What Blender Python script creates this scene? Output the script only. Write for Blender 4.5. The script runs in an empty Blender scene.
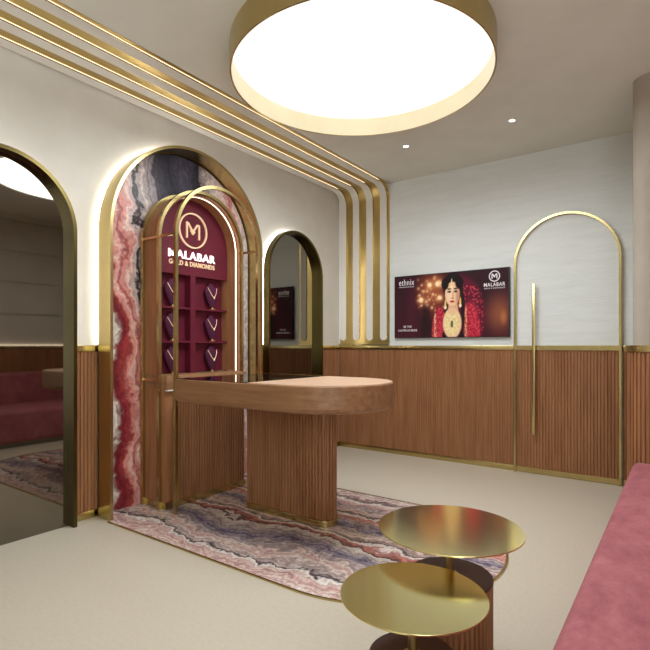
import bpy, bmesh, math, random
from math import sin, cos, pi, radians, sqrt, hypot
from mathutils import Vector, Matrix

# ------------------------------------------------------------------ camera / world / exposure
sc = bpy.context.scene
col = sc.collection
cam_d = bpy.data.cameras.new('camera')
cam = bpy.data.objects.new('camera', cam_d)
col.objects.link(cam)
cam.location = (3.10, 0.0, 1.10)
cam.rotation_euler = (radians(90), 0, radians(35.7))
cam_d.sensor_width = 36.0
cam_d.lens = 36.0 * 501.0 / 650.0
cam_d.shift_y = 21.0 / 650.0
cam_d.clip_start = 0.02
sc.camera = cam

world = bpy.data.worlds.new('world')
sc.world = world
world.use_nodes = True
world.node_tree.nodes['Background'].inputs[0].default_value = (0.90, 0.97, 1.0, 1)
world.node_tree.nodes['Background'].inputs[1].default_value = 3.6

sc.view_settings.view_transform = 'Standard'
sc.view_settings.look = 'None'
sc.view_settings.exposure = 0.08
sc.view_settings.gamma = 1.0
sc.view_settings.use_curve_mapping = False
LAMP_W = 48.0
DOWN_W = 7.0
HALO = 11.0

try:
    sc.cycles.use_denoising = True
    sc.cycles.max_bounces = 10
    sc.cycles.glossy_bounces = 6
    sc.cycles.diffuse_bounces = 5
    sc.cycles.sample_clamp_indirect = 4.0
except Exception:
    pass

random.seed(4)
HC = 2.775          # ceiling height
YB = 4.58           # back wall
XR = 3.95           # right wall
YF = -1.6           # front wall, behind the camera

# ------------------------------------------------------------------ materials
def srgb(r, g, b):
    def c(v):
        v /= 255.0
        return v / 12.92 if v <= 0.04045 else ((v + 0.055) / 1.055) ** 2.4
    return (c(r), c(g), c(b), 1.0)

def new_mat(name):
    m = bpy.data.materials.new(name)
    m.use_nodes = True
    nt = m.node_tree
    return m, nt, nt.nodes['Principled BSDF']

def plain(name, rgb, rough=0.5, metal=0.0, spec=0.5, emit=None, es=0.0):
    m, nt, b = new_mat(name)
    b.inputs['Base Color'].default_value = srgb(*rgb)
    b.inputs['Roughness'].default_value = rough
    b.inputs['Metallic'].default_value = metal
    b.inputs['Specular IOR Level'].default_value = spec
    if emit:
        b.inputs['Emission Color'].default_value = srgb(*emit)
        b.inputs['Emission Strength'].default_value = es
    return m

def node(nt, kind, **kw):
    n = nt.nodes.new(kind)
    for k, v in kw.items():
        if k in n.inputs:
            n.inputs[k].default_value = v
        else:
            setattr(n, k, v)
    return n

def ramp(nt, stops, interp='LINEAR'):
    r = nt.nodes.new('ShaderNodeValToRGB')
    r.color_ramp.interpolation = interp
    e = r.color_ramp.elements
    while len(e) < len(stops):
        e.new(0.5)
    for i, (p, c) in enumerate(stops):
        e[i].position = p
        e[i].color = srgb(*c)
    return r

def noisy(name, c1, c2, scale=8.0, rough=0.6, metal=0.0, stretch=(1, 1, 1), bump=0.0, bscale=60.0,
          detail=4.0, spec=0.4, lo=0.35, hi=0.65, bdist=0.01):
    m, nt, b = new_mat(name)
    tc = node(nt, 'ShaderNodeTexCoord')
    mp = node(nt, 'ShaderNodeMapping')
    mp.inputs['Scale'].default_value = stretch
    nt.links.new(tc.outputs['Object'], mp.inputs['Vector'])
    n = node(nt, 'ShaderNodeTexNoise', Scale=scale, Detail=detail, Roughness=0.6)
    nt.links.new(mp.outputs[0], n.inputs['Vector'])
    r = ramp(nt, [(lo, c1), (hi, c2)])
    nt.links.new(n.outputs[0], r.inputs[0])
    nt.links.new(r.outputs[0], b.inputs['Base Color'])
    b.inputs['Roughness'].default_value = rough
    b.inputs['Metallic'].default_value = metal
    b.inputs['Specular IOR Level'].default_value = spec
    if bump:
        n2 = node(nt, 'ShaderNodeTexNoise', Scale=bscale, Detail=3.0)
        nt.links.new(mp.outputs[0], n2.inputs['Vector'])
        bp = node(nt, 'ShaderNodeBump', Strength=bump, Distance=bdist)
        nt.links.new(n2.outputs[0], bp.inputs['Height'])
        nt.links.new(bp.outputs[0], b.inputs['Normal'])
    return m

M = {}
M['brass'] = noisy('satin_brass', (190, 170, 116), (202, 184, 130), 3.0, 0.26, 1.0, stretch=(1, 1, 0.2))
M['brass_top'] = noisy('brushed_brass', (226, 214, 152), (231, 220, 160), 2.0, 0.15, 1.0)
M['brass_hi'] = noisy('polished_brass', (198, 172, 110), (208, 184, 122), 3.0, 0.28, 1.0)
M['champagne'] = noisy('champagne_lining', (232, 222, 190), (238, 229, 200), 3.0, 0.3, 0.85)
M['bronze'] = noisy('dark_bronze', (92, 80, 46), (102, 90, 54), 3.0, 0.28, 1.0)
M['wood'] = noisy('walnut', (144, 96, 62), (168, 118, 80), 5.0, 0.48, stretch=(6, 6, 0.5), detail=6, spec=0.35)
M['wood_h'] = noisy('walnut_flat_grain', (134, 94, 64), (156, 115, 80), 5.0, 0.42, stretch=(0.6, 6, 7), detail=6, spec=0.4)
M['wood_top'] = noisy('pale_oak_veneer', (188, 152, 126), (198, 164, 138), 5.0, 0.42, stretch=(6, 0.6, 6), detail=6, spec=0.4)
M['wood_dark'] = noisy('dark_stained_wood', (70, 40, 34), (82, 48, 40), 5.0, 0.4, stretch=(1, 6, 6))
M['wall'] = noisy('stucco_cream', (214, 209, 199), (222, 217, 208), 3.0, 0.85, bump=0.25, bscale=90, spec=0.2, bdist=0.004)
M['wall_pillar'] = noisy('stucco_darker', (172, 161, 149), (180, 170, 158), 3.0, 0.85, bump=0.25, bscale=90, spec=0.2, bdist=0.004)  # same stucco as the walls, in a darker tone
M['wall_back'] = noisy('combed_plaster', (225, 229, 228), (231, 235, 234), 6.0, 0.85, stretch=(0.6, 1, 5), bump=0.35, bscale=26, spec=0.2, bdist=0.006)
M['ceil'] = noisy('ceiling_paint', (222, 221, 212), (228, 227, 219), 3.0, 0.9, bump=0.15, bscale=120, spec=0.15, bdist=0.003)
M['floor'] = noisy('floor_stone', (200, 190, 172), (209, 199, 182), 60.0, 0.42, bump=0.04, bscale=220, detail=8, spec=0.3, lo=0.3, hi=0.7, bdist=0.002)
M['rib'] = plain('white_lacquer', (228, 224, 218), 0.5)
M['mirror'] = plain('smoked_mirror', (128, 122, 112), 0.03, 1.0)
M['burgundy'] = noisy('burgundy_lining', (88, 18, 36), (100, 24, 42), 5.0, 0.55, spec=0.3)
M['plum'] = noisy('plum_velvet', (66, 22, 46), (80, 28, 56), 20.0, 0.7, spec=0.2)
M['black_glass'] = plain('black_glass', (22, 16, 16), 0.04, 0.0, 0.6)
M['black'] = plain('black_plastic', (24, 20, 22), 0.4)
M['steel'] = plain('steel', (150, 146, 140), 0.3, 1.0)
M['led'] = plain('led', (255, 255, 255), 0.5, emit=(255, 238, 214), es=3.2)
M['led_rib'] = plain('led_cove', (255, 255, 255), 0.5, emit=(255, 240, 214), es=1.5)
M['halo'] = plain('halo_led', (255, 255, 255), 0.5, emit=(255, 250, 242), es=HALO)
M['sign_glow'] = plain('sign_glow', (255, 255, 255), 0.5, emit=(255, 244, 236), es=1.0)
M['sign_gold'] = plain('sign_gold', (236, 206, 170), 0.35, 0.3, emit=(236, 200, 160), es=0.35)
M['diffuser'] = plain('lamp_diffuser', (240, 240, 238), 0.6, emit=(252, 251, 248), es=0.86)
M['down'] = plain('downlight_lens', (255, 255, 255), 0.5, emit=(255, 250, 244), es=8.0)
M['print_white'] = plain('screen_white', (10, 10, 10), 0.6, emit=(236, 226, 226), es=0.85)

# velvet
def velvet():
    m, nt, b = new_mat('rose_velvet')
    tc = node(nt, 'ShaderNodeTexCoord')
    mp = node(nt, 'ShaderNodeMapping'); mp.inputs['Scale'].default_value = (1.5, 1.0, 1)
    nt.links.new(tc.outputs['Object'], mp.inputs[0])
    n = node(nt, 'ShaderNodeTexNoise', Scale=5.0, Detail=9.0, Roughness=0.78, Distortion=0.4)
    nt.links.new(mp.outputs[0], n.inputs['Vector'])
    r = ramp(nt, [(0.3, (142, 78, 86)), (0.48, (168, 98, 106)), (0.72, (194, 124, 128))])
    nt.links.new(n.outputs[0], r.inputs[0])
    nt.links.new(r.outputs[0], b.inputs['Base Color'])
    b.inputs['Roughness'].default_value = 0.8
    b.inputs['Specular IOR Level'].default_value = 0.2
    b.inputs['Sheen Weight'].default_value = 0.25
    b.inputs['Sheen Tint'].default_value = srgb(220, 150, 160)
    n2 = node(nt, 'ShaderNodeTexNoise', Scale=160.0, Detail=2.0)
    nt.links.new(tc.outputs['Object'], n2.inputs['Vector'])
    bp = node(nt, 'ShaderNodeBump', Strength=0.3, Distance=0.003)
    nt.links.new(n2.outputs[0], bp.inputs['Height'])
    nt.links.new(bp.outputs[0], b.inputs['Normal'])
    return m
M['velvet'] = velvet()

# banded onyx / agate: bands run along one axis, colour changes across y
def marble(name, along, stops, lo, hi, along_scale=1.0, tilt=0.0, amps=(0.22, 0.10, 0.035), scales=(1.6, 5.0, 22.0), rough=0.2, fine=0.5, off=0.0):
    m, nt, b = new_mat(name)
    L = nt.links.new
    geo = node(nt, 'ShaderNodeNewGeometry')
    sep = node(nt, 'ShaderNodeSeparateXYZ')
    L(geo.outputs['Position'], sep.inputs[0])
    comb = node(nt, 'ShaderNodeCombineXYZ')
    comb.inputs['Z'].default_value = off
    ml = node(nt, 'ShaderNodeMath', operation='MULTIPLY'); ml.inputs[1].default_value = along_scale
    L(sep.outputs[along], ml.inputs[0])
    L(sep.outputs['Y'], comb.inputs['Y'])
    L(ml.outputs[0], comb.inputs['X'])
    tl = node(nt, 'ShaderNodeMath', operation='MULTIPLY_ADD'); tl.inputs[1].default_value = tilt
    L(sep.outputs[along], tl.inputs[0]); L(sep.outputs['Y'], tl.inputs[2])
    src = tl.outputs[0]
    for sc_, am, dt in zip(scales, amps, (1.0, 3.0, 4.0)):
        n = node(nt, 'ShaderNodeTexNoise', Scale=sc_, Detail=dt, Roughness=0.6, Distortion=0.7)
        L(comb.outputs[0], n.inputs['Vector'])
        q = node(nt, 'ShaderNodeMath', operation='SUBTRACT'); q.inputs[1].default_value = 0.5
        L(n.outputs[0], q.inputs[0])
        k = node(nt, 'ShaderNodeMath', operation='MULTIPLY_ADD'); k.inputs[1].default_value = am * 2
        L(q.outputs[0], k.inputs[0]); L(src, k.inputs[2])
        src = k.outputs[0]
    mr = node(nt, 'ShaderNodeMapRange')
    mr.inputs['From Min'].default_value = lo; mr.inputs['From Max'].default_value = hi
    L(src, mr.inputs['Value'])
    r = ramp(nt, stops)
    L(mr.outputs[0], r.inputs[0])
    col_ = r.outputs[0]
    # fine agate lines
    fm = node(nt, 'ShaderNodeMath', operation='MULTIPLY'); fm.inputs[1].default_value = 150.0
    L(src, fm.inputs[0])
    sn = node(nt, 'ShaderNodeMath', operation='SINE'); L(fm.outputs[0], sn.inputs[0])
    mr2 = node(nt, 'ShaderNodeMapRange'); mr2.inputs['From Min'].default_value = -1.0
    L(sn.outputs[0], mr2.inputs['Value'])
    fr = ramp(nt, [(0.0, (150, 142, 142)), (0.4, (186, 184, 184)), (0.85, (192, 190, 190)), (1.0, (240, 236, 234))])
    L(mr2.outputs[0], fr.inputs[0])
    # cloudy mottling
    nm = node(nt, 'ShaderNodeTexNoise', Scale=9.0, Detail=9.0, Roughness=0.72, Distortion=1.5)
    L(comb.outputs[0], nm.inputs['Vector'])
    cr = ramp(nt, [(0.32, (120, 112, 128)), (0.5, (186, 184, 184)), (0.66, (238, 232, 228))])
    L(nm.outputs[0], cr.inputs[0])
    for fac, t_ in ((fine, fr), (0.65, cr)):
        mx = node(nt, 'ShaderNodeMix'); mx.data_type = 'RGBA'; mx.blend_type = 'OVERLAY'
        mx.inputs['Factor'].default_value = fac
        L(col_, mx.inputs[6]); L(t_.outputs[0], mx.inputs[7])
        col_ = mx.outputs[2]
    L(col_, b.inputs['Base Color'])
    b.inputs['Roughness'].default_value = rough
    b.inputs['Specular IOR Level'].default_value = 0.3
    return m
PK, PK2, WH, GR, LV, BL, DK, RS, RD, RD2 = (214, 192, 184), (198, 166, 160), (234, 228, 222), (182, 171, 167), (166, 158, 160), (112, 108, 134), (84, 70, 74), (184, 116, 106), (150, 52, 56), (110, 34, 44)
M['marble_floor'] = marble('banded_onyx_floor', 'X', [
    (0.00, PK2), (0.05, PK), (0.10, PK2), (0.13, WH), (0.14, DK), (0.16, GR), (0.20, PK), (0.24, LV), (0.28, BL),
    (0.32, LV), (0.35, GR), (0.37, WH), (0.38, DK), (0.41, RS), (0.44, WH), (0.45, DK), (0.48, PK), (0.53, GR), (0.56, BL),
    (0.60, LV), (0.63, PK2), (0.66, RS), (0.69, WH), (0.70, DK), (0.74, PK), (0.79, LV), (0.84, PK2), (0.88, WH), (0.90, DK),
    (0.93, PK), (1.00, GR)], 1.70, 3.22, rough=0.26, amps=(0.14, 0.12, 0.04), fine=0.7)
M['marble_wall'] = marble('banded_onyx_wall', 'Z', [
    (0.00, WH), (0.05, (196, 184, 172)), (0.07, RD2), (0.105, (146, 52, 56)), (0.125, (200, 124, 114)), (0.14, (224, 184, 172)), (0.165, (176, 92, 88)), (0.185, (212, 156, 146)), (0.205, (222, 190, 180)),
    (0.225, GR), (0.235, DK), (0.245, (44, 36, 42)), (0.26, GR), (0.28, (190, 176, 168)), (0.31, (132, 122, 122)), (0.345, (150, 140, 140)),
    (0.36, (64, 58, 68)), (0.44, (40, 38, 48)), (0.52, (76, 72, 84)), (0.60, (40, 38, 46)), (0.63, (172, 160, 154)), (0.70, PK), (0.76, RS),
    (0.80, PK), (0.86, GR), (0.92, PK2), (1.00, WH)], 1.82, 3.45, tilt=0.07, rough=0.3, amps=(0.14, 0.10, 0.035), scales=(1.8, 5.0, 20.0), off=3.0)

# ------------------------------------------------------------------ mesh builder
class MB:
    def __init__(s):
        s.v = []; s.f = []; s.sm = []
    def add(s, verts, faces, smooth=False):
        o = len(s.v)
        s.v += [tuple(p) for p in verts]
        s.f += [tuple(o + i for i in f) for f in faces]
        s.sm += [smooth] * len(faces)
        return s
    def box(s, x0, x1, y0, y1, z0, z1, bev=0.0, seg=2):
        if bev <= 0:
            v = [(x, y, z) for z in (z0, z1) for y in (y0, y1) for x in (x0, x1)]
            return s.add(v, [(0, 2, 3, 1), (4, 5, 7, 6), (0, 1, 5, 4), (2, 6, 7, 3), (0, 4, 6, 2), (1, 3, 7, 5)])
        bm = bmesh.new()
        bmesh.ops.create_cube(bm, size=1.0)
        for v in bm.verts:
            v.co = Vector(((x0 + x1) / 2 + v.co.x * (x1 - x0), (y0 + y1) / 2 + v.co.y * (y1 - y0), (z0 + z1) / 2 + v.co.z * (z1 - z0)))
        bmesh.ops.bevel(bm, geom=list(bm.edges), offset=bev, segments=seg, profile=0.5, affect='EDGES')
        return s.bm(bm, True)
    def bm(s, bm, smooth=False):
        bm.verts.index_update()
        s.add([v.co[:] for v in bm.verts], [[v.index for v in f.verts] for f in bm.faces], smooth)
        bm.free(); return s
    def loft(s, rings, closed_ring=True, closed_path=False, caps=True, smooth=False):
        n = len(rings[0]); m = len(rings); o = len(s.v)
        fs = []
        for i in range(m if closed_path else m - 1):
            a = i * n; b = ((i + 1) % m) * n
            for j in range(n if closed_ring else n - 1):
                k = (j + 1) % n
                fs.append((a + j, a + k, b + k, b + j))
        s.add([p for r in rings for p in r], fs, smooth)
        if caps and not closed_path and closed_ring:
            s.f.append(tuple(o + j for j in reversed(range(n)))); s.sm.append(False)
            s.f.append(tuple(o + (m - 1) * n + j for j in range(n))); s.sm.append(False)
        return s
    def prism(s, poly, z0, z1, bev=0.0, seg=3, bot=0.0):
        """polygon in xy extruded in z; bev rounds the rims"""
        cx = sum(p[0] for p in poly) / len(poly); cy = sum(p[1] for p in poly) / len(poly)
        n = len(poly)
        def off(d):
            out = []
            for i in range(n):
                p0, p, p1 = poly[i - 1], poly[i], poly[(i + 1) % n]
                e0 = Vector((p[0] - p0[0], p[1] - p0[1])).normalized(); e1 = Vector((p1[0] - p[0], p1[1] - p[1])).normalized()
                nn = Vector((-(e0.y + e1.y), e0.x + e1.x))
                nn.normalize()
                c = max(0.4, nn.dot(Vector((-e0.y, e0.x))))
                out.append((p[0] + nn.x * d / c, p[1] + nn.y * d / c))
            return out
        rings = []
        bb = bot or bev
        if bb:
            for k in range(seg + 1):
                t = k / seg * pi / 2
                rings.append([(x, y, z0 + bb * (1 - sin(t))) for x, y in off(bb * (1 - cos(t)))][:])
            rings.reverse()
            rings = [[(x, y, z) for x, y, z in r] for r in rings]
            rings = []
            for k in range(seg + 1):
                t = k / seg * pi / 2
                rings.append([(x, y, z0 + bb * (1 - cos(t))) for x, y in off(bb * (1 - sin(t)))])
        else:
            rings.append([(x, y, z0) for x, y in poly])
        if bev:
            for k in range(seg + 1):
                t = k / seg * pi / 2
                rings.append([(x, y, z1 - bev * (1 - sin(t))) for x, y in off(bev * (1 - cos(t)))])
        else:
            rings.append([(x, y, z1) for x, y in poly])
        return s.loft(rings)
    def lathe(s, prof, cx, cy, n=64, smooth=True, cz=0.0):
        rings = [[(cx + r * cos(2 * pi * i / n), cy + r * sin(2 * pi * i / n), cz + z) for i in range(n)] for r, z in prof]
        return s.loft(rings, smooth=smooth)
    def tube(s, pts, r, n=10, closed=False, smooth=True):
        pts = [Vector(p) for p in pts]; m = len(pts); rings = []
        up = Vector((0.13, 0.31, 0.94)).normalized()
        for i, p in enumerate(pts):
            a = pts[i - 1] if (i or closed) else p
            b = pts[(i + 1) % m] if (i < m - 1 or closed) else p
            t = (b - a).normalized()
            x = t.cross(up)
            if x.length < 1e-4: x = t.cross(Vector((1, 0, 0)))
            x.normalize(); y = x.cross(t).normalized()
            rr = r[i] if isinstance(r, (list, tuple)) else r
            rings.append([tuple(p + x * rr * cos(2 * pi * k / n) + y * rr * sin(2 * pi * k / n)) for k in range(n)])
        return s.loft(rings, closed_path=closed, smooth=smooth)

ORI = {}
def origin(o):
    return ORI.get(o.name, Vector((0, 0, 0)))

def part(name, mb, mat, parent=None, label=None, loc=None, autosmooth=True):
    """one mesh object; vertices are given in world space"""
    base = origin(parent) if parent else Vector(loc or (0, 0, 0))
    me = bpy.data.meshes.new(name)
    me.from_pydata([(x - base.x, y - base.y, z - base.z) for x, y, z in mb.v], [], mb.f)
    me.polygons.foreach_set('use_smooth', mb.sm)
    bm = bmesh.new(); bm.from_mesh(me)
    bmesh.ops.recalc_face_normals(bm, faces=bm.faces)
    bm.to_mesh(me); bm.free()
    if any(mb.sm) and autosmooth:
        try: me.set_sharp_from_angle(angle=radians(40))
        except Exception: pass
    me.materials.append(mat)
    o = bpy.data.objects.new(name, me)
    col.objects.link(o)
    if parent:
        o.parent = parent
    else:
        o.location = base
    ORI[o.name] = base.copy()
    if label: o['label'] = label
    return o

def tag(o, label, cat, group=None):
    o['label'] = label; o['category'] = cat
    if group: o['group'] = group
    return o

def thing(name, label, cat, loc=(0, 0, 0), group=None):
    o = bpy.data.objects.new(name, None)
    o.empty_display_size = 0.1
    o.location = loc
    col.objects.link(o)
    ORI[o.name] = Vector(loc)
    return tag(o, label, cat, group)

def struct(name, mb, mat):
    o = part(name, mb, mat)
    o['kind'] = 'structure'
    return o

def dup(root, loc, label, group=None):
    r = root.copy(); col.objects.link(r); r.location = loc
    r['label'] = label
    if group: r['group'] = group
    for ch in list(root.children):
        c = ch.copy(); col.objects.link(c); c.parent = r
        for g in ch.children:
            d = g.copy(); col.objects.link(d); d.parent = c
    return r

# planes: s runs along the wall, d is distance out from the wall
def LEFT(s, d, z): return (d, s, z)
def BACK(s, d, z): return (s, YB - d, z)

def arch_line(c, R, zs, z0=0.0, n=40):
    p = [(c - R, z0)]
    for i in range(n + 1):
        t = pi - pi * i / n
        p.append((c + R * cos(t), zs + R * sin(t)))
    p.append((c + R, z0))
    return p

def arch_frame(mb, P, c, R, t, zs, d0, d1, z0=0.0, n=48):
    out = arch_line(c, R, zs, z0, n); inn = arch_line(c, R - t, zs, z0, n)
    rings = [[P(a[0], d0, a[1]), P(a[0], d1, a[1]), P(b[0], d1, b[1]), P(b[0], d0, b[1])] for a, b in zip(out, inn)]
    return mb.loft(rings)

def arch_panel(mb, P, c, R, zs, d0, d1, z0=0.0, n=48):
    out = arch_line(c, R, zs, z0, n); k = len(out)
    v = [P(a, d0, z) for a, z in out] + [P(a, d1, z) for a, z in out]
    f = [tuple(range(k)), tuple(range(2 * k - 1, k - 1, -1))] + [(i, (i + 1) % k, k + (i + 1) % k, k + i) for i in range(k)]
    return mb.add(v, f)

def slat_profile(length, pitch=0.024, top=0.62, depth=0.009, base=0.006):
    n = max(1, round(length / pitch)); p = length / n; out = []
    for i in range(n):
        a = i * p; g = p * (1 - top) / 2
        out += [(a, base), (a + g, base), (a + g + 0.001, base + depth * 0.8), (a + g + 0.003, base + depth),
                (a + p - g - 0.003, base + depth), (a + p - g - 0.001, base + depth * 0.8), (a + p - g, base)]
    out.append((length, base))
    return out

def slats(mb, P, s0, s1, z0, z1, **kw):
    pr = [(s0 + a, d) for a, d in slat_profile(s1 - s0, **kw)]
    ring = [(s0, 0.0)] + pr + [(s1, 0.0)]
    lo = [P(s, d, z0) for s, d in ring]; hi = [P(s, d, z1) for s, d in ring]
    return mb.loft([lo, hi])

def slats_path(mb, path, z0, z1, pitch=0.024, top=0.62, depth=0.009, closed=True):
    """fluted skin round a closed xy path (counter-clockwise)"""
    pts = [Vector(p) for p in path]
    if closed: pts = pts + [pts[0]]
    L = [0.0]
    for a, b in zip(pts, pts[1:]): L.append(L[-1] + (b - a).length)
    tot = L[-1]; n = max(3, round(tot / pitch)); p = tot / n
    def at(d):
        d = max(0, min(tot - 1e-9, d))
        for i in range(len(L) - 1):
            if d <= L[i + 1]: break
        t = (d - L[i]) / max(1e-9, L[i + 1] - L[i])
        q = pts[i].lerp(pts[i + 1], t); e = (pts[i + 1] - pts[i]).normalized()
        return q, Vector((e.y, -e.x))
    ring = []
    for i in range(n):
        g = p * (1 - top) / 2
        for off, h in ((0.0, -depth), (g, -depth), (g + 0.0012, -depth * .2), (g + 0.003, 0), (p - g - 0.003, 0), (p - g - 0.0012, -depth * .2), (p - g, -depth)):
            q, nn = at(i * p + off)
            ring.append(q + nn * h)
    return mb.loft([[(q.x, q.y, z0) for q in ring], [(q.x, q.y, z1) for q in ring]])

def circle(cx, cy, r, n=64):
    return [(cx + r * cos(2 * pi * i / n), cy + r * sin(2 * pi * i / n)) for i in range(n)]

def stadium(x0, x1, y0, y1, left_round=True, right_round=True, n=24):
    r = (y1 - y0) / 2; cy = (y0 + y1) / 2; p = []
    if right_round:
        p += [(x1 - r + r * sin(pi * i / n), cy - r * cos(pi * i / n)) for i in range(n + 1)]
    else:
        p += [(x1, y0), (x1, y1)]
    if left_round:
        p += [(x0 + r - r * sin(pi * i / n), cy + r * cos(pi * i / n)) for i in range(n + 1)]
    else:
        p += [(x0, y1), (x0, y0)]
    return p

def text_mesh(name, body, P, s, d, z, height, width=None, thick=0.004, bold=0.0, mat=None, parent=None, align='CENTER', shear=0.0):
    cu = bpy.data.curves.new(name, 'FONT')
    cu.body = body; cu.size = 1.0; cu.align_x = align; cu.extrude = 0.5; cu.offset = bold; cu.resolution_u = 3; cu.space_character = 1.12; cu.shear = shear
    tmp = bpy.data.objects.new(name, cu)
    col.objects.link(tmp)
    dg = bpy.context.evaluated_depsgraph_get(); dg.update()
    me = bpy.data.meshes.new_from_object(tmp.evaluated_get(dg))
    xs = [v.co.x for v in me.vertices]; ys = [v.co.y for v in me.vertices]
    bpy.data.objects.remove(tmp)
    sx = (width / (max(xs) - min(xs))) if width else height / (max(ys) - min(ys))
    sy = height / (max(ys) - min(ys))
    mx = (max(xs) + min(xs)) / 2 if align == 'CENTER' else min(xs)
    base = origin(parent)
    for v in me.vertices:
        q = Vector(P(s + (v.co.x - mx) * sx, d + (v.co.z + 0.5) * thick, z + (v.co.y - min(ys)) * sy)) - base
        v.co = q
    me.name = name
    bm = bmesh.new(); bm.from_mesh(me)
    bmesh.ops.remove_doubles(bm, verts=bm.verts, dist=1e-6)
    bmesh.ops.recalc_face_normals(bm, faces=bm.faces); bm.to_mesh(me); bm.free()
    me.materials.clear(); me.materials.append(mat)
    o = bpy.data.objects.new(name, me); col.objects.link(o)
    if parent: o.parent = parent
    return o

# ------------------------------------------------------------------ the room
struct('floor', MB().box(-0.1, XR + 0.1, YF, YB + 0.1, -0.1, 0.0), M['floor'])
struct('ceiling', MB().box(-0.1, XR + 0.1, YF, YB + 0.1, HC, HC + 0.1), M['ceil'])
struct('wall_left', MB().box(-0.1, 0.0, YF, YB + 0.1, 0.0, HC), M['wall'])
struct('wall_back', MB().box(0.0, XR + 0.1, YB, YB + 0.1, 0.0, HC), M['wall_back'])
YO = 0.7       # right wall stops here; unseen gap beyond it added to let in fill light
struct('wall_front', MB().box(-0.1, XR + 0.1, YF - 0.1, YF, 0.0, HC), M['wall'])
rw = MB()
zg = [0.0, 1.10, 1.50, 1.915, 2.31, 2.70, HC]       # boarded right wall with shadow gaps
for a, b in zip(zg, zg[1:]):
    rw.box(XR, XR + 0.1, YO, YB, a + (0.013 if a else 0), b - (0.013 if b < HC else 0))
rw.box(XR + 0.02, XR + 0.1, YO, YB, 0, HC)
struct('wall_right', rw, M['wall'])

# rounded pillar wall at the right end of the back wall
def pillar_poly(x0, y0, r, n=12):
    return [(x0 + r - r * cos(pi / 2 * i / n), y0 + r - r * sin(pi / 2 * i / n)) for i in range(n + 1)]
pp = pillar_poly(2.83, 3.65, 0.10) + [(XR, 3.65), (XR, YB), (2.83, YB)]
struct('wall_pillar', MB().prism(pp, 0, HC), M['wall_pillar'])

DZ, DT = 1.064, 1.104      # dado: slats up to DZ, brass cap to DT
def wainscot(P, s0, s1, label, loc, cap_d=0.022, **kw):
    t = thing('wainscot_panel', label, 'wall panel', loc)
    part('slat_panel', slats(MB(), P, s0, s1, 0.05, DZ, **kw), M['wood'], t)
    c = MB()
    a = P(s0, 0, DZ); b = P(s1, cap_d, DT)
    c.box(min(a[0], b[0]), max(a[0], b[0]), min(a[1], b[1]), max(a[1], b[1]), DZ, DT, 0.003)
    part('cap_rail', c, M['brass'], t)
    k = MB(); b = P(s1, 0.018, 0)
    a = P(s0, 0, 0)
    k.box(min(a[0], b[0]), max(a[0], b[0]), min(a[1], b[1]), max(a[1], b[1]), 0.0, 0.05, 0.003)
    part('skirting', k, M['brass'], t)
    return t

wainscot(BACK, 0.0, 1.872, 'fluted walnut wainscot under the wall screen and brass stripes on the back wall', (0.95, YB, 0))
wainscot(BACK, 2.704, 2.786, 'thin fluted walnut strip of wainscot between the door and the pillar', (2.75, YB, 0))
wainscot(LEFT, YF, 0.785, 'fluted walnut wainscot on the left wall in front of the large dark mirror', (0, -0.9, 0))
wainscot(LEFT, 1.585, 1.776, 'narrow fluted walnut wainscot between the dark mirror and the marble arch', (0, 1.68, 0))
wainscot(LEFT, 3.154, 3.330, 'narrow fluted walnut wainscot between the marble arch and the far mirror', (0, 3.24, 0))
wainscot(LEFT, 4.130, 4.555, 'fluted walnut wainscot in the far corner right of the far arched mirror', (0, 4.35, 0))

# wainscot around the pillar
t = thing('wainscot_panel', 'reddish fluted walnut wainscot wrapped round the pillar behind the pink sofa', 'wall panel', (3.4, 3.65, 0))
def ring_path(off):
    q = pillar_poly(2.83 - off, 3.65 - off, 0.10 + off)
    return [(2.83 - off, YB - 0.03)] + q + [(XR - 0.03, 3.65 - off)]
def wall_strip(mb, d0, d1, z0, z1):
    a, b = ring_path(d0), ring_path(d1)
    return mb.loft([[(p[0], p[1], z0), (q[0], q[1], z0), (q[0], q[1], z1), (p[0], p[1], z1)] for p, q in zip(a, b)])
outer = ring_path(0.034); inner = ring_path(0.0)
poly = outer + inner[::-1]
def fluted_open(mb, path, inner, z0, z1, pitch=0.026):
    pts = [Vector(p) for p in path]; L = [0.0]
    for a, b in zip(pts, pts[1:]): L.append(L[-1] + (b - a).length)
    prof = slat_profile(L[-1], pitch, base=-0.009)
    ring = []
    for d, h in prof:
        i = 0
        while i < len(L) - 2 and d > L[i + 1]: i += 1
        e = (pts[i + 1] - pts[i]).normalized()
        q = pts[i] + e * (d - L[i]) + Vector((e.y, -e.x)) * 0 
        nrm = Vector((e.y, -e.x))
        ring.append(q + nrm * h)
    ring += [Vector(p) for p in inner[::-1]]
    return mb.loft([[(q.x, q.y, z0) for q in ring], [(q.x, q.y, z1) for q in ring]])
part('slat_panel', fluted_open(MB(), outer, inner, 0.05, DZ), M['wood'], t)
part('cap_rail', wall_strip(MB(), 0.0, 0.042, DZ, DT), M['brass'], t)
part('skirting', wall_strip(MB(), 0.0, 0.038, 0.0, 0.05), M['brass'], t)

# right wall wainscot with light strip, seen in the dark mirror
def RIGHT(s, d, z): return (XR - d, s, z)
t = wainscot(RIGHT, YO, 3.615, 'fluted walnut wainscot with a glowing top edge above the sofa back', (XR, 2.0, 0), pitch=0.03)
part('light_strip', MB().box(XR - 0.02, XR - 0.002, YO, 3.60, DT + 0.001, DT + 0.012), M['led'], t)

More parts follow.
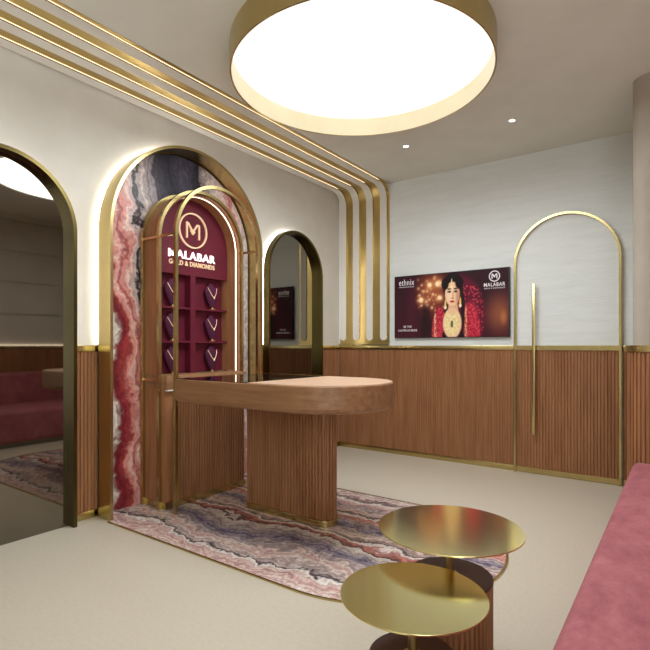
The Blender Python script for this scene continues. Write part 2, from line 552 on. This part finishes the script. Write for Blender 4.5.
# ------------------------------------------------------------------ arched door in the back wall
DC, DR, DS = 2.288, 0.4085, 1.8065
door = struct('door_1', arch_panel(MB(), BACK, DC, DR - 0.012, DS, 0.001, 0.012), M['wall_back'])
door.name = 'door_1'
ORI['door_1'] = Vector((0, 0, 0))
part('door_frame', arch_frame(MB(), BACK, DC, DR, 0.018, DS, 0.0, 0.045), M['brass'], door)
part('slat_panel', slats(MB(), lambda s, d, z: BACK(s, d + 0.012, z), DC - DR + 0.02, DC + DR - 0.02, 0.05, DZ), M['wood'], door)
part('cap_rail', MB().box(DC - DR + 0.018, DC + DR - 0.018, YB - 0.034, YB - 0.012, DZ, DT), M['brass'], door)
part('skirting', MB().box(DC - DR + 0.018, DC + DR - 0.018, YB - 0.03, YB - 0.012, 0.004, 0.05), M['brass'], door)
h = part('door_handle', MB().box(2.040, 2.064, YB - 0.085, YB - 0.060, 0.343, 1.632, 0.003), M['brass'], door)
hm = MB()
for z in (0.55, 1.42): hm.tube([(2.052, YB - 0.062, z), (2.052, YB - 0.02, z)], 0.008)
part('handle_mount', hm, M['brass'], h)

# ------------------------------------------------------------------ brass and white stripes over ceiling and back wall
t = thing('striped_cove', 'brass and white striped band running along the ceiling edge and bending down the back wall', 'wall decoration', (0.32, YB, 1.16))
RB = 0.15
def cove_path(off, zend, n=14):
    """y,z path lying off in front of ceiling / back wall"""
    zc, yw = HC - off, YB - off
    p = [(YF + 0.02, zc), (yw - RB, zc)]
    for i in range(1, n + 1):
        a = pi / 2 * i / n
        p.append((yw - RB + RB * sin(a), zc - RB + RB * cos(a)))
    p.append((yw, zend))
    return p
def ribbon(mb, x0, x1, o0, o1, zend, rounded=False):
    a, b = cove_path(o0, zend), cove_path(o1, zend)
    if rounded:
        w = (x1 - x0) / 2; xc = (x0 + x1) / 2; rings = []
        for p, q in zip(a, b):
            rings.append([(x0, p[0], p[1]), (x1, p[0], p[1]), (x1, q[0], q[1]), (x0, q[0], q[1])])
        rings[-1] = [(x, y, zend + w) for x, y, z in rings[-1]]
        for i in range(1, 9):
            th = pi / 2 * i / 8.2
            ww = w * cos(th); zz = zend + w - w * sin(th)
            rings.append([(xc - ww, a[-1][0], zz), (xc + ww, a[-1][0], zz), (xc + ww, b[-1][0], zz), (xc - ww, b[-1][0], zz)])
        return mb.loft(rings)
    return mb.loft([[(x0, p[0], p[1]), (x1, p[0], p[1]), (x1, q[0], q[1]), (x0, q[0], q[1])] for p, q in zip(a, b)])
RX = [0.023, 0.189, 0.356, 0.522]
part('backing_sheet', ribbon(MB(), 0.018, 0.630, 0.001, 0.004, 1.125), M['brass_hi'], t)
part('end_trim', MB().box(0.018, 0.630, YB - 0.03, YB - 0.001, 1.106, 1.124), M['brass'], t)
for x in RX:
    r = part('stripe', ribbon(MB(), x, x + 0.08, 0.004, 0.013, 1.16, True), M['rib'], t)
    part('edge_trim', ribbon(MB(), x + 0.0802, x + 0.0842, 0.0085, 0.014, 1.20), M['brass'], r)
    e = MB()
    e.box(x + 0.0802, x + 0.083, YF + 0.02, 4.40, HC - 0.0080, HC - 0.0045)
    part('light_strip', e, M['led_rib'], r)

# ------------------------------------------------------------------ arched mirrors on the left wall
def halo(parent, c, R, zs, t_, d=0.036):
    part('back_rail', arch_frame(MB(), LEFT, c, R - t_ + 0.004, 0.010, zs, 0.0, d, 0.0), M['bronze'], parent)
    o = arch_frame(MB(), LEFT, c, R - 0.010, 0.004, zs, 0.010, d - 0.010, DT + 0.01)
    part('light_strip', o, M['halo'], parent)
def mirror(c, label):
    t = thing('arched_mirror', label, 'mirror', (0, c, 0))
    part('frame', arch_frame(MB(), LEFT, c, 0.41, 0.022, 1.785, 0.036, 0.10), M['bronze'], t)
    part('mirror_glass', arch_panel(MB(), LEFT, c, 0.388, 1.785, 0.029, 0.037), M['mirror'], t)
    halo(t, c, 0.41, 1.785, 0.022)
    return t
mirror(1.185, 'tall dark arched floor mirror at the left edge, reflecting the sofa')
mirror(3.73, 'arched mirror beyond the desk near the back corner, reflecting the wall screen')

# ------------------------------------------------------------------ marble portal
PC = 2.465
t = thing('arched_portal', 'tall brass arched alcove lined with red and grey banded marble', 'wall alcove', (0, PC, 0))
part('frame', arch_frame(MB(), LEFT, PC, 0.70, 0.02, 1.85, 0.036, 0.174), M['brass'], t)
part('marble_panel', arch_panel(MB(), LEFT, PC, 0.673, 1.85, 0.0, 0.02), M['marble_wall'], t)
halo(t, PC, 0.70, 1.85, 0.02)

# ------------------------------------------------------------------ marble floor inlay
def inlay_poly(h0, h1, xs, xe, n=40):
    cx = xe - h1
    return [(xs, PC - h0), (0.178, PC - h0), (0.1781, PC - h1)] + \
           [(cx + h1 * sin(pi * i / n), PC - h1 * cos(pi * i / n)) for i in range(n + 1)] + \
           [(0.1781, PC + h1), (0.178, PC + h0), (xs, PC + h0)]
t = thing('floor_inlay', 'pink and lavender banded marble floor runner with rounded end under the desk', 'floor inlay', (1.2, PC, 0))
part('marble_slab', MB().prism(inlay_poly(0.672, 0.713, 0.022, 2.373), 0.0, 0.005), M['marble_floor'], t)
e = MB()
n = 48
oa = [(0.18, PC - 0.725)] + [(2.385 - 0.725 + 0.725 * sin(pi * i / n), PC - 0.725 * cos(pi * i / n)) for i in range(n + 1)] + [(0.18, PC + 0.725)]
ob = [(0.18, PC - 0.7135)] + [(2.3735 - 0.7135 + 0.7135 * sin(pi * i / n), PC - 0.7135 * cos(pi * i / n)) for i in range(n + 1)] + [(0.18, PC + 0.7135)]
e.loft([[(p[0], p[1], 0), (p[0], p[1], 0.007), (q[0], q[1], 0.007), (q[0], q[1], 0)] for p, q in zip(oa, ob)])
part('edge_strip', e, M['brass'], t)
IZ = 0.005

# ------------------------------------------------------------------ display kiosk in the portal
KZ = 1.832
KI = 0.357        # inner radius of the niche
t = thing('display_niche', 'arched burgundy jewellery display niche behind brass hoops in the marble alcove', 'display cabinet', (0.13, PC, IZ))
K = t
part('surround', arch_frame(MB(), LEFT, PC, KI + 0.015, 0.015, KZ, 0.024, 0.218, 0.905), M['wood'], t)
part('back_panel', arch_panel(MB(), LEFT, PC, KI, KZ, 0.024, 0.036, 0.905), M['burgundy'], t)
# upper fascia above the cells
fa = MB(); zf = 1.625; FX = 0.10
pts = [(-KI, zf)] + [(KI * cos(pi - pi * i / 40), KZ + KI * sin(pi - pi * i / 40)) for i in range(41)] + [(KI, zf)]
k = len(pts)
fa.add([LEFT(PC + a, 0.036, z) for a, z in pts] + [LEFT(PC + a, FX, z) for a, z in pts],
       [tuple(range(k)), tuple(range(2 * k - 1, k - 1, -1))] + [(i, (i + 1) % k, k + (i + 1) % k, k + i) for i in range(k)])
part('fascia', fa, M['burgundy'], t)
part('divider', MB().box(0.036, FX, PC - 0.012, PC + 0.036, 0.899, zf), M['burgundy'], t)
SH = [0.891, 1.130, 1.378]
for z in SH[1:]:
    part('shelf', MB().box(0.036, FX - 0.001, PC - KI, PC + KI, z - 0.006, z + 0.008), M['burgundy'], t)
part('light_strip', arch_frame(MB(), LEFT, PC, KI + 0.0005, 0.002, KZ, 0.194, 0.203, 0.905), M['led'], t)
KR = 0.396
for d0, d1 in ((0.042, 0.066), (0.220, 0.246), (0.398, 0.422)):
    part('arch_hoop', arch_frame(MB(), LEFT, PC, KR, 0.022, KZ, d0, d1, IZ), M['brass'], t)
for sgn in (-1, 1):
    y = PC + sgn * (KR - 0.011)
    for z in (1.835, 0.872):
        part('spacer_rod', MB().box(0.066, 0.220, y - 0.006, y + 0.006, z - 0.008, z + 0.008), M['brass'], t)
        if z > 1: part('spacer_rod', MB().box(0.246, 0.398, y - 0.006, y + 0.006, z - 0.008, z + 0.008), M['brass'], t)
part('counter_ledge', MB().box(0.024, 0.300, PC - 0.373, PC + 0.373, 0.808, 0.899, 0.003), M['wood_h'], t)
base = part('base_cabinet', MB().box(0.024, 0.270, PC - 0.372, PC + 0.372, 0.045, 0.808), M['wood'], t)
part('front_slats', slats(MB(), lambda s, d, z: LEFT(s, d + 0.270, z), PC - 0.30, PC + 0.368, 0.05, 0.800, top=0.54, depth=0.012), M['wood'], base)
part('toe_kick', MB().box(0.024, 0.288, PC - 0.374, PC + 0.374, IZ, 0.05), M['brass'], base)
part('drawer_pull', MB().box(0.271, 0.302, PC - 0.366, PC - 0.310, 0.797, 0.806, 0.002), M['rib'], base, 'small pale pull')

# sign on the fascia
t = thing('shop_sign', 'glowing round monogram and shop name lettering on burgundy fascia', 'sign', (FX, 2.47, 1.70))
LY, LZ = 2.472, 1.962
ring = MB()
n = 56
ra, rb_ = 0.132, 0.1225
ring.loft([[LEFT(LY + r * cos(2 * pi * i / n), d, LZ + r * sin(2 * pi * i / n)) for r, d in ((ra, FX), (ra, FX + 0.014), (rb_, FX + 0.014), (rb_, FX))] for i in range(n)], closed_path=True)
part('ring', ring, M['sign_gold'], t)
def stroke(mb, P, pts, w, d0, d1):
    """flat bar strokes in the wall plane"""
    for (a, b) in zip(pts, pts[1:]):
        v = Vector((b[0] - a[0], b[1] - a[1])).normalized(); nn = Vector((-v.y, v.x)) * w / 2
        q = [(a[0] + nn.x, a[1] + nn.y), (a[0] - nn.x, a[1] - nn.y), (b[0] - nn.x, b[1] - nn.y), (b[0] + nn.x, b[1] + nn.y)]
        mb.add([P(s, d0, z) for s, z in q] + [P(s, d1, z) for s, z in q],
               [(0, 1, 2, 3), (7, 6, 5, 4), (0, 4, 5, 1), (1, 5, 6, 2), (2, 6, 7, 3), (3, 7, 4, 0)])
    return mb
def monogram(P, cy, cz, s, d0, d1, w):
    mb = MB()
    stroke(mb, P, [(cy - 0.60 * s, cz - 0.62 * s), (cy - 0.60 * s, cz + 0.62 * s)], w, d0, d1)
    stroke(mb, P, [(cy - 0.50 * s, cz + 0.56 * s), (cy - 0.02 * s, cz - 0.10 * s), (cy + 0.40 * s, cz + 0.48 * s)], w, d0, d1)
    stroke(mb, P, [(cy - 0.25 * s, cz + 0.02 * s), (cy - 0.02 * s, cz - 0.30 * s), (cy + 0.16 * s, cz - 0.06 * s)], w * 0.7, d0, d1)
    stroke(mb, P, [(cy + 0.36 * s, cz + 0.50 * s), (cy + 0.60 * s, cz + 0.50 * s), (cy + 0.60 * s, cz - 0.62 * s)], w, d0, d1)
    return mb
part('monogram', monogram(LEFT, LY, LZ, 0.096, FX, FX + 0.012, 0.011), M['sign_gold'], t)
text_mesh('lettering', 'MALABAR', LEFT, 2.47, FX, 1.743, 0.058, 0.435, 0.010, 0.004, M['sign_glow'], t)
text_mesh('small_lettering', 'GOLD & DIAMONDS', LEFT, 2.47, FX, 1.692, 0.036, 0.425, 0.008, 0.010, M['sign_gold'], t)

# ------------------------------------------------------------------ necklace busts
def bust(loc, label):
    t = thing('necklace_bust', label, 'display bust', loc, 'velvet busts in the display niche')
    x0, y0, z0 = loc
    mb = MB()
    prof = [(0.020, 0.012, 0.016), (0.030, 0.016, 0.030), (0.046, 0.022, 0.065), (0.060, 0.027, 0.105), (0.066, 0.028, 0.135),
            (0.060, 0.024, 0.158), (0.042, 0.020, 0.172), (0.029, 0.019, 0.186), (0.026, 0.018, 0.200), (0.016, 0.011, 0.206)]
    rings = []
    for hw, hd, z in prof:
        lean = -0.10 * z
        rings.append([(x0 + lean + hd * cos(2 * pi * i / 20), y0 + hw * sin(2 * pi * i / 20), z0 + z) for i in range(20)])
    mb.loft(rings, smooth=True)
    part('neck_form', mb, M['plum'], t)
    part('foot', MB().lathe([(0.022, 0.0), (0.022, 0.005), (0.008, 0.009), (0.008, 0.018)], x0, y0, 20, cz=z0), M['brass_hi'], t)
    return t
def necklace(loc, label):
    t = thing('necklace', label, 'necklace', loc, 'gold necklaces in the display niche')
    x0, y0, z0 = loc
    pts = []
    for i in range(21):
        u = -1 + 2 * i / 20
        z = 0.172 - 0.075 * (1 - abs(u) ** 1.7)
        hw, hd = 0.063, 0.028
        w = 0.046 * u
        dd = 0.027 if z < 0.15 else 0.0225
        pts.append((x0 - 0.10 * z + dd * sqrt(max(0.05, 1 - (w / 0.062) ** 2)) + 0.003, y0 + w, z0 + z))
    part('chain', MB().tube(pts, [0.0014 + 0.0014 * (1 - abs(-1 + 2 * i / 20)) for i in range(21)], 8), M['sign_gold'], t)
    c = pts[10]
    part('pendant', MB().lathe([(0.001, -0.016), (0.006, -0.009), (0.007, -0.002), (0.003, 0.004)], c[0] + 0.003, c[1], 12, cz=c[2]), M['sign_gold'], t)
    return t
rows = ['bottom', 'middle', 'top']; proto = {}
for ri, z in enumerate(SH):
    for ci, y in enumerate((2.315, 2.690)):
        side = 'left' if ci == 0 else 'right'
        l1 = 'plum velvet necklace bust in the %s %s cell of the burgundy niche' % (rows[ri], side)
        l2 = 'gold necklace on the bust in the %s %s cell of the niche' % (rows[ri], side)
        loc = (0.072, y, z + 0.0085)
        if not proto:
            proto['b'] = bust(loc, l1); proto['n'] = necklace(loc, l2)
        else:
            dup(proto['b'], loc, l1); dup(proto['n'], loc, l2)

# ------------------------------------------------------------------ reception desk
t = thing('reception_desk', 'long walnut reception desk with a rounded end and dark glass inset top', 'desk', (1.0, PC, IZ))
DKZ = 0.890
DH = 0.402
dx0, dx1 = 0.425, 1.742
part('desk_top', MB().prism(stadium(dx0, dx1, PC - DH, PC + DH, False, True, 36), 0.735, DKZ - 0.004, 0.006, 3, 0.03), M['wood_h'], t)
part('top_veneer', MB().prism(stadium(1.062, dx1 - 0.008, PC - DH + 0.008, PC + DH - 0.008, False, True, 36), DKZ - 0.004, DKZ), M['wood_top'], t, 'pale rounded wooden end of the top')
g = part('glass_inset', MB().box(dx0 + 0.004, 1.060, PC - DH + 0.008, PC + DH - 0.008, DKZ - 0.004, DKZ), M['black_glass'], t, 'black glass inset')
part('glass_trim', MB().box(dx0 + 0.004, 1.060, PC + DH - 0.008, PC + DH - 0.003, DKZ - 0.004, DKZ + 0.003), M['brass'], g)
lg = MB()
lp = stadium(0.655, 1.368, 2.44, 2.585)
slats_path(lg, lp, 0.045, 0.736, pitch=0.024, top=0.54, depth=0.013)
leg = part('leg', lg, M['wood'], t)
part('base_plate', MB().prism(stadium(0.648, 1.376, 2.433, 2.592), IZ, 0.045, 0.004), M['brass'], leg)

# ------------------------------------------------------------------ nested side tables
def side_table(cx, cy, zt, R, r, zd, label):
    t = thing('side_table', label, 'side table', (cx, cy, 0), 'nested brass side tables')
    part('table_top', MB().lathe([(R - 0.001, zt - 0.005), (R, zt - 0.004), (R, zt - 0.001), (R - 0.0005, zt)], cx, cy, 96), M['brass_top'], t)
    part('post', MB().lathe([(0.03, zd), (0.03, zd + 0.004), (0.014, zd + 0.006), (0.014, zt - 0.011), (0.04, zt - 0.009), (0.04, zt - 0.005)], cx, cy, 32), M['brass_hi'], t)
    d = part('drum', slats_path(MB(), circle(cx, cy, r, 96), 0.02, zd - 0.012, pitch=0.018, depth=0.007), M['wood'], t)
    part('drum_top', MB().lathe([(r - 0.001, zd - 0.012), (r + 0.001, zd - 0.010), (r + 0.001, zd - 0.002), (r - 0.001, zd)], cx, cy, 96), M['wood_dark'], t, 'dark smooth drum lid')
    part('base_ring', MB().lathe([(r, 0.0), (r, 0.02)], cx, cy, 96), M['brass'], t)
    return t
side_table(2.440, 1.657, 0.474, 0.244, 0.143, 0.312, 'taller rear brass topped side table on a fluted drum')
side_table(2.482, 1.282, 0.408, 0.2035, 0.122, 0.235, 'lower front brass topped side table overlapping its taller neighbour')

# ------------------------------------------------------------------ sofa
t = thing('sofa', 'long rose pink velvet bench sofa along the right wall', 'sofa', (3.4, 1.9, 0))
def soft_box(x0, x1, y0, y1, z0, z1, b, seg=5):
    return MB().box(x0, x1, y0, y1, z0, z1, b, seg)
part('seat', soft_box(2.839, 3.70, 0.2, 3.60, 0.05, 0.395, 0.04), M['velvet'], t)
part('backrest', soft_box(3.702, 3.925, 0.2, 3.60, 0.06, 0.77, 0.04), M['velvet'], t)
part('plinth', MB().box(2.90, 3.90, 0.25, 3.55, 0.0, 0.05), M['steel'], t, 'metal plinth strip')

# ------------------------------------------------------------------ round ceiling lamp
LX, LYc, LR, LZb = 1.583, 2.465, 0.743, 2.62
t = thing('ceiling_lamp', 'large round brass rimmed ceiling lamp with a glowing white disc', 'ceiling lamp', (LX, LYc, HC))
part('rim', MB().loft([[(LX + r * cos(2 * pi * i / 128), LYc + r * sin(2 * pi * i / 128), z) for r, z in ((LR, HC), (LR, LZb), (LR - 0.008, LZb), (LR - 0.008, HC))] for i in range(128)], closed_path=True, smooth=True), M['brass'], t)
part('inner_lining', MB().loft([[(LX + r * cos(2 * pi * i / 128), LYc + r * sin(2 * pi * i / 128), z) for r, z in ((LR - 0.0082, HC), (LR - 0.0082, LZb + 0.002), (LR - 0.0095, LZb + 0.002), (LR - 0.0095, HC))] for i in range(128)], closed_path=True, smooth=True), M['champagne'], t)
part('diffuser', MB().lathe([(LR - 0.010, 2.742), (LR - 0.010, 2.750)], LX, LYc, 96, False), M['diffuser'], t)
ld = bpy.data.lights.new('lamp_light', 'AREA'); ld.shape = 'DISK'; ld.size = 2 * (LR - 0.03); ld.energy = LAMP_W; ld.color = (0.90, 0.965, 1.0)
lo = bpy.data.objects.new('lamp_light', ld); col.objects.link(lo); lo.parent = t; lo.location = (0, 0, LZb - 0.004 - HC)

# downlights
for i, (x, y, lab) in enumerate(((1.202, 3.803, 'small recessed downlight nearer the brass stripes'), (2.059, 3.824, 'small recessed downlight above the arched door'))):
    t = thing('downlight', lab, 'downlight', (x, y, HC), 'recessed ceiling downlights')
    part('trim_ring', MB().loft([[(x + r * cos(2 * pi * k / 32), y + r * sin(2 * pi * k / 32), z) for r, z in ((0.034, HC), (0.034, HC - 0.004), (0.021, HC - 0.005), (0.021, HC))] for k in range(32)], closed_path=True, smooth=True), M['rib'], t)
    part('lens', MB().lathe([(0.0205, HC - 0.0035), (0.0205, HC)], x, y, 32, False), M['down'], t)
    sd = bpy.data.lights.new('downlight_beam', 'SPOT'); sd.energy = DOWN_W; sd.spot_size = radians(135); sd.spot_blend = 0.8; sd.color = (1, 0.96, 0.9); sd.shadow_soft_size = 0.03
    so = bpy.data.objects.new('downlight_beam', sd); col.objects.link(so); so.parent = t; so.location = (0, 0, -0.02)

# ------------------------------------------------------------------ wall screen
SX0, SX1, SZ0, SZ1 = 0.706, 1.842, 1.180, 1.801
SD = 0.040
t = thing('wall_screen', 'flat wall screen showing a bride in red and gold jewellery', 'screen', (1.257, YB, 1.49))
part('housing', MB().box(SX0, SX1, YB - SD, YB - 0.002, SZ0, SZ1, 0.004), M['black'], t)

def smooth01(a, b, x):
    if a == b: return 1.0 if x >= a else 0.0
    v = max(0.0, min(1.0, (x - a) / (b - a)))
    return v * v * (3 - 2 * v)
def mixc(a, b, t): return tuple(p + (q - p) * t for p, q in zip(a, b))
def ell(x, y, cx, cy, rx, ry, soft=0.25):
    d = sqrt(((x - cx) / rx) ** 2 + ((y - cy) / ry) ** 2)
    return 1 - smooth01(1 - soft, 1 + soft * 0.4, d)
rnd = random.Random(7)
bokeh = [(0.335, 0.83, 0.045, 1.0), (0.41, 0.84, 0.055, 1.0), (0.255, 0.60, 0.045, 1.0), (0.425, 0.62, 0.042, 1.0)] + \
        [(rnd.uniform(0.22, 0.47), rnd.uniform(0.45, 0.95), rnd.uniform(0.012, 0.03), rnd.uniform(0.2, 0.6)) for _ in range(46)]
dots = [(rnd.uniform(0.62, 0.80), rnd.uniform(0.02, 0.80)) for _ in range(150)]
AS = (SX1 - SX0) / (SZ1 - SZ0)
def hsh(i, j):
    v = sin(i * 127.1 + j * 311.7) * 43758.5453
    return v - math.floor(v)
def picture(u, v):
    """the picture on the screen: u,v in 0..1 from the lower left"""
    c = mixc((58, 14, 26), (44, 14, 24), v)
    c = mixc(c, (74, 18, 34), ell(u, v, 0.16, 0.4, 0.05, 0.7, 0.9) * 0.6)
    # amber glow on the left and right
    c = mixc(c, (150, 70, 40), ell(u, v, 0.36, 0.72, 0.16, 0.42, 0.9) * 0.85)
    c = mixc(c, (150, 84, 52), ell(u, v, 0.93, 0.34, 0.13, 0.34, 0.95) * 0.8)
    c = mixc(c, (206, 130, 70), ell(u, v, 0.96, 0.28, 0.03, 0.12, 0.9) * 0.5)
    for bx, by, br, ba in bokeh:
        d = hypot((u - bx) * AS, v - by)
        if d < br * 3:
            c = mixc(c, (236, 160, 96), (1 - smooth01(0, br * 3, d)) * 0.6 * ba)
            c = mixc(c, (255, 226, 180), (1 - smooth01(br * 0.4, br * 1.2, d)) * ba)
    # dark lamp stand
    c = mixc(c, (34, 12, 16), ell(u, v, 0.30, 0.2, 0.05, 0.36, 0.5) * 0.85)
    # veil behind the head with beads
    veil = ell(u, v, 0.60, 0.28, 0.22, 0.70, 0.15) * smooth01(0.52, 0.60, u)
    c = mixc(c, (96, 16, 40), veil * 0.9)
    for dx, dy in dots:
        d = hypot((u - dx) * AS, v - dy)
        if d < 0.02:
            c = mixc(c, (206, 60, 70), (1 - smooth01(0.004, 0.016, d)) * veil)
    # shoulders: red embroidered dress
    sh = max(ell(u, v, 0.425, 0.0, 0.075, 0.50, 0.15), ell(u, v, 0.69, 0.0, 0.09, 0.55, 0.15))
    emb = hsh(int(u * 150), int(v * 80))
    red = mixc((150, 14, 46), (214, 70, 74), 1.0 if emb > 0.72 else 0.25 * emb)
    c = mixc(c, red, sh)
    for cx_, in ((0.385,), (0.655,)):
        c = mixc(c, (226, 176, 130) if emb > 0.35 else (150, 60, 50), ell(u, v, cx_, 0.0, 0.012, 0.50 if cx_ < .5 else .52, 0.2) * 0.85)
    # hair
    c = mixc(c, (24, 12, 14), ell(u, v, 0.545, 0.76, 0.088, 0.245, 0.12))
    c = mixc(c, (24, 12, 14), ell(u, v, 0.478, 0.50, 0.013, 0.16, 0.3) * 0.9)
    c = mixc(c, (24, 12, 14), ell(u, v, 0.628, 0.40, 0.018, 0.35, 0.3) * 0.9)
    # black bodice, neck and skin
    c = mixc(c, (22, 10, 14), ell(u, v, 0.545, 0.0, 0.10, 0.20, 0.15))
    skin = (228, 180, 140)
    c = mixc(c, mixc(skin, (186, 126, 92), 0.35), ell(u, v, 0.545, 0.38, 0.048, 0.24, 0.15))
    c = mixc(c, skin, ell(u, v, 0.537, 0.21, 0.085, 0.25, 0.12))
    # bib necklace
    nk = ell(u, v, 0.535, 0.235, 0.072, 0.225, 0.10)
    hole = ell(u, v, 0.540, 0.46, 0.048, 0.13, 0.15)
    gold = mixc((206, 172, 104), (246, 226, 176), hsh(int(u * 210), int(v * 110)))
    c = mixc(c, gold, nk * (1 - hole))
    c = mixc(c, (86, 60, 36), ell(u, v, 0.535, 0.20, 0.013, 0.055, 0.2))
    c = mixc(c, (96, 120, 60), ell(u, v, 0.535, 0.20, 0.007, 0.03, 0.2))
    # face
    fc = mixc(skin, (240, 200, 162), ell(u, v, 0.525, 0.66, 0.05, 0.18, 0.6))
    c = mixc(c, fc, ell(u, v, 0.538, 0.665, 0.066, 0.195, 0.08))
    c = mixc(c, (178, 118, 88), ell(u, v, 0.588, 0.62, 0.022, 0.15, 0.7) * 0.6)
    c = mixc(c, (24, 12, 14), ell(u, v, 0.475, 0.83, 0.035, 0.10, 0.25))
    c = mixc(c, (24, 12, 14), ell(u, v, 0.600, 0.83, 0.038, 0.10, 0.25))
    for ex in (0.511, 0.566):
        c = mixc(c, (60, 30, 24), ell(u, v, ex, 0.745, 0.019, 0.014, 0.4) * 0.9)
        c = mixc(c, (30, 14, 14), ell(u, v, ex, 0.702, 0.018, 0.018, 0.35))
        c = mixc(c, (230, 214, 200), ell(u, v, ex - 0.007, 0.700, 0.005, 0.008, 0.4) * 0.7)
    c = mixc(c, (196, 138, 104), ell(u, v, 0.545, 0.645, 0.009, 0.07, 0.6) * 0.7)
    c = mixc(c, (172, 110, 84), ell(u, v, 0.540, 0.600, 0.016, 0.012, 0.5) * 0.8)
    c = mixc(c, (176, 36, 48), ell(u, v, 0.538, 0.548, 0.022, 0.018, 0.3))
    # forehead ornament and earrings
    c = mixc(c, (236, 206, 140), ell(u, v, 0.533, 0.83, 0.005, 0.09, 0.4))
    c = mixc(c, (246, 220, 160), ell(u, v, 0.533, 0.775, 0.012, 0.022, 0.4))
    for ex, ey in ((0.477, 0.46), (0.607, 0.48)):
        c = mixc(c, (236, 190, 110), ell(u, v, ex, ey + .05, 0.009, 0.09, 0.4))
        c = mixc(c, (250, 222, 170), ell(u, v, ex, ey, 0.013, 0.03, 0.3))
    return c
NX, NY = 230, 128
gv = []; gc = []
for j in range(NY + 1):
    for i in range(NX + 1):
        u, v = i / NX, j / NY
        gv.append((SX0 + 0.006 + (SX1 - SX0 - 0.012) * u, YB - SD - 0.0012, SZ0 + 0.006 + (SZ1 - SZ0 - 0.012) * v))
        gc.append(picture(u, v))
gm = MB()
gm.v = gv
gm.f = [(j * (NX + 1) + i, j * (NX + 1) + i + 1, (j + 1) * (NX + 1) + i + 1, (j + 1) * (NX + 1) + i) for j in range(NY) for i in range(NX)]
gm.sm = [False] * len(gm.f)
sm, nt, b = new_mat('screen_picture')
at = node(nt, 'ShaderNodeVertexColor'); at.layer_name = 'picture'
nt.links.new(at.outputs[0], b.inputs['Emission Color'])
b.inputs['Emission Strength'].default_value = 0.95
b.inputs['Base Color'].default_value = (0.01, 0.01, 0.01, 1)
b.inputs['Roughness'].default_value = 0.5
b.inputs['Specular IOR Level'].default_value = 0.1
so = part('picture', gm, sm, t)
ca = so.data.color_attributes.new('picture', 'FLOAT_COLOR', 'POINT')
vals = []
for c in gc: vals += list(srgb(*[max(0, min(255, q)) for q in c]))
ca.data.foreach_set('color', vals)
sd = SD + 0.0015
def tx(u): return SX0 + (SX1 - SX0) * u
def tz(v): return SZ0 + (SZ1 - SZ0) * v
text_mesh('screen_lettering', 'ethnix', BACK, tx(0.12), sd, tz(0.845), 0.060, 0.165, 0.0006, 0.0, M['print_white'], so)
text_mesh('screen_lettering', 'HANDCRAFTED JEWELLERY', BACK, tx(0.12), sd, tz(0.805), 0.013, 0.165, 0.0006, 0.0, M['print_white'], so)
text_mesh('screen_lettering', 'BE THE', BACK, tx(0.13), sd, tz(0.165), 0.020, 0.085, 0.0006, 0.0, M['print_white'], so)
text_mesh('screen_lettering', 'LUSTROUS BRIDE', BACK, tx(0.13), sd, tz(0.105), 0.020, 0.205, 0.0006, 0.0, M['print_white'], so)
text_mesh('screen_lettering', 'MALABAR', BACK, tx(0.885), sd, tz(0.735), 0.034, 0.190, 0.0006, 0.012, M['print_white'], so)
text_mesh('screen_lettering', 'GOLD & DIAMONDS', BACK, tx(0.885), sd, tz(0.700), 0.012, 0.185, 0.0006, 0.0, M['print_white'], so)
rg = MB(); cxx, czz = tx(0.885), tz(0.882)
rg.loft([[BACK(cxx + r * cos(2 * pi * i / 40), d, czz + r * sin(2 * pi * i / 40)) for r, d in ((0.050, sd), (0.050, sd + 0.0006), (0.041, sd + 0.0006), (0.041, sd))] for i in range(40)], closed_path=True)
monog = monogram(BACK, cxx, czz, 0.036, sd, sd + 0.0006, 0.009)
rg.add(monog.v, monog.f)
part('screen_emblem', rg, M['print_white'], so)
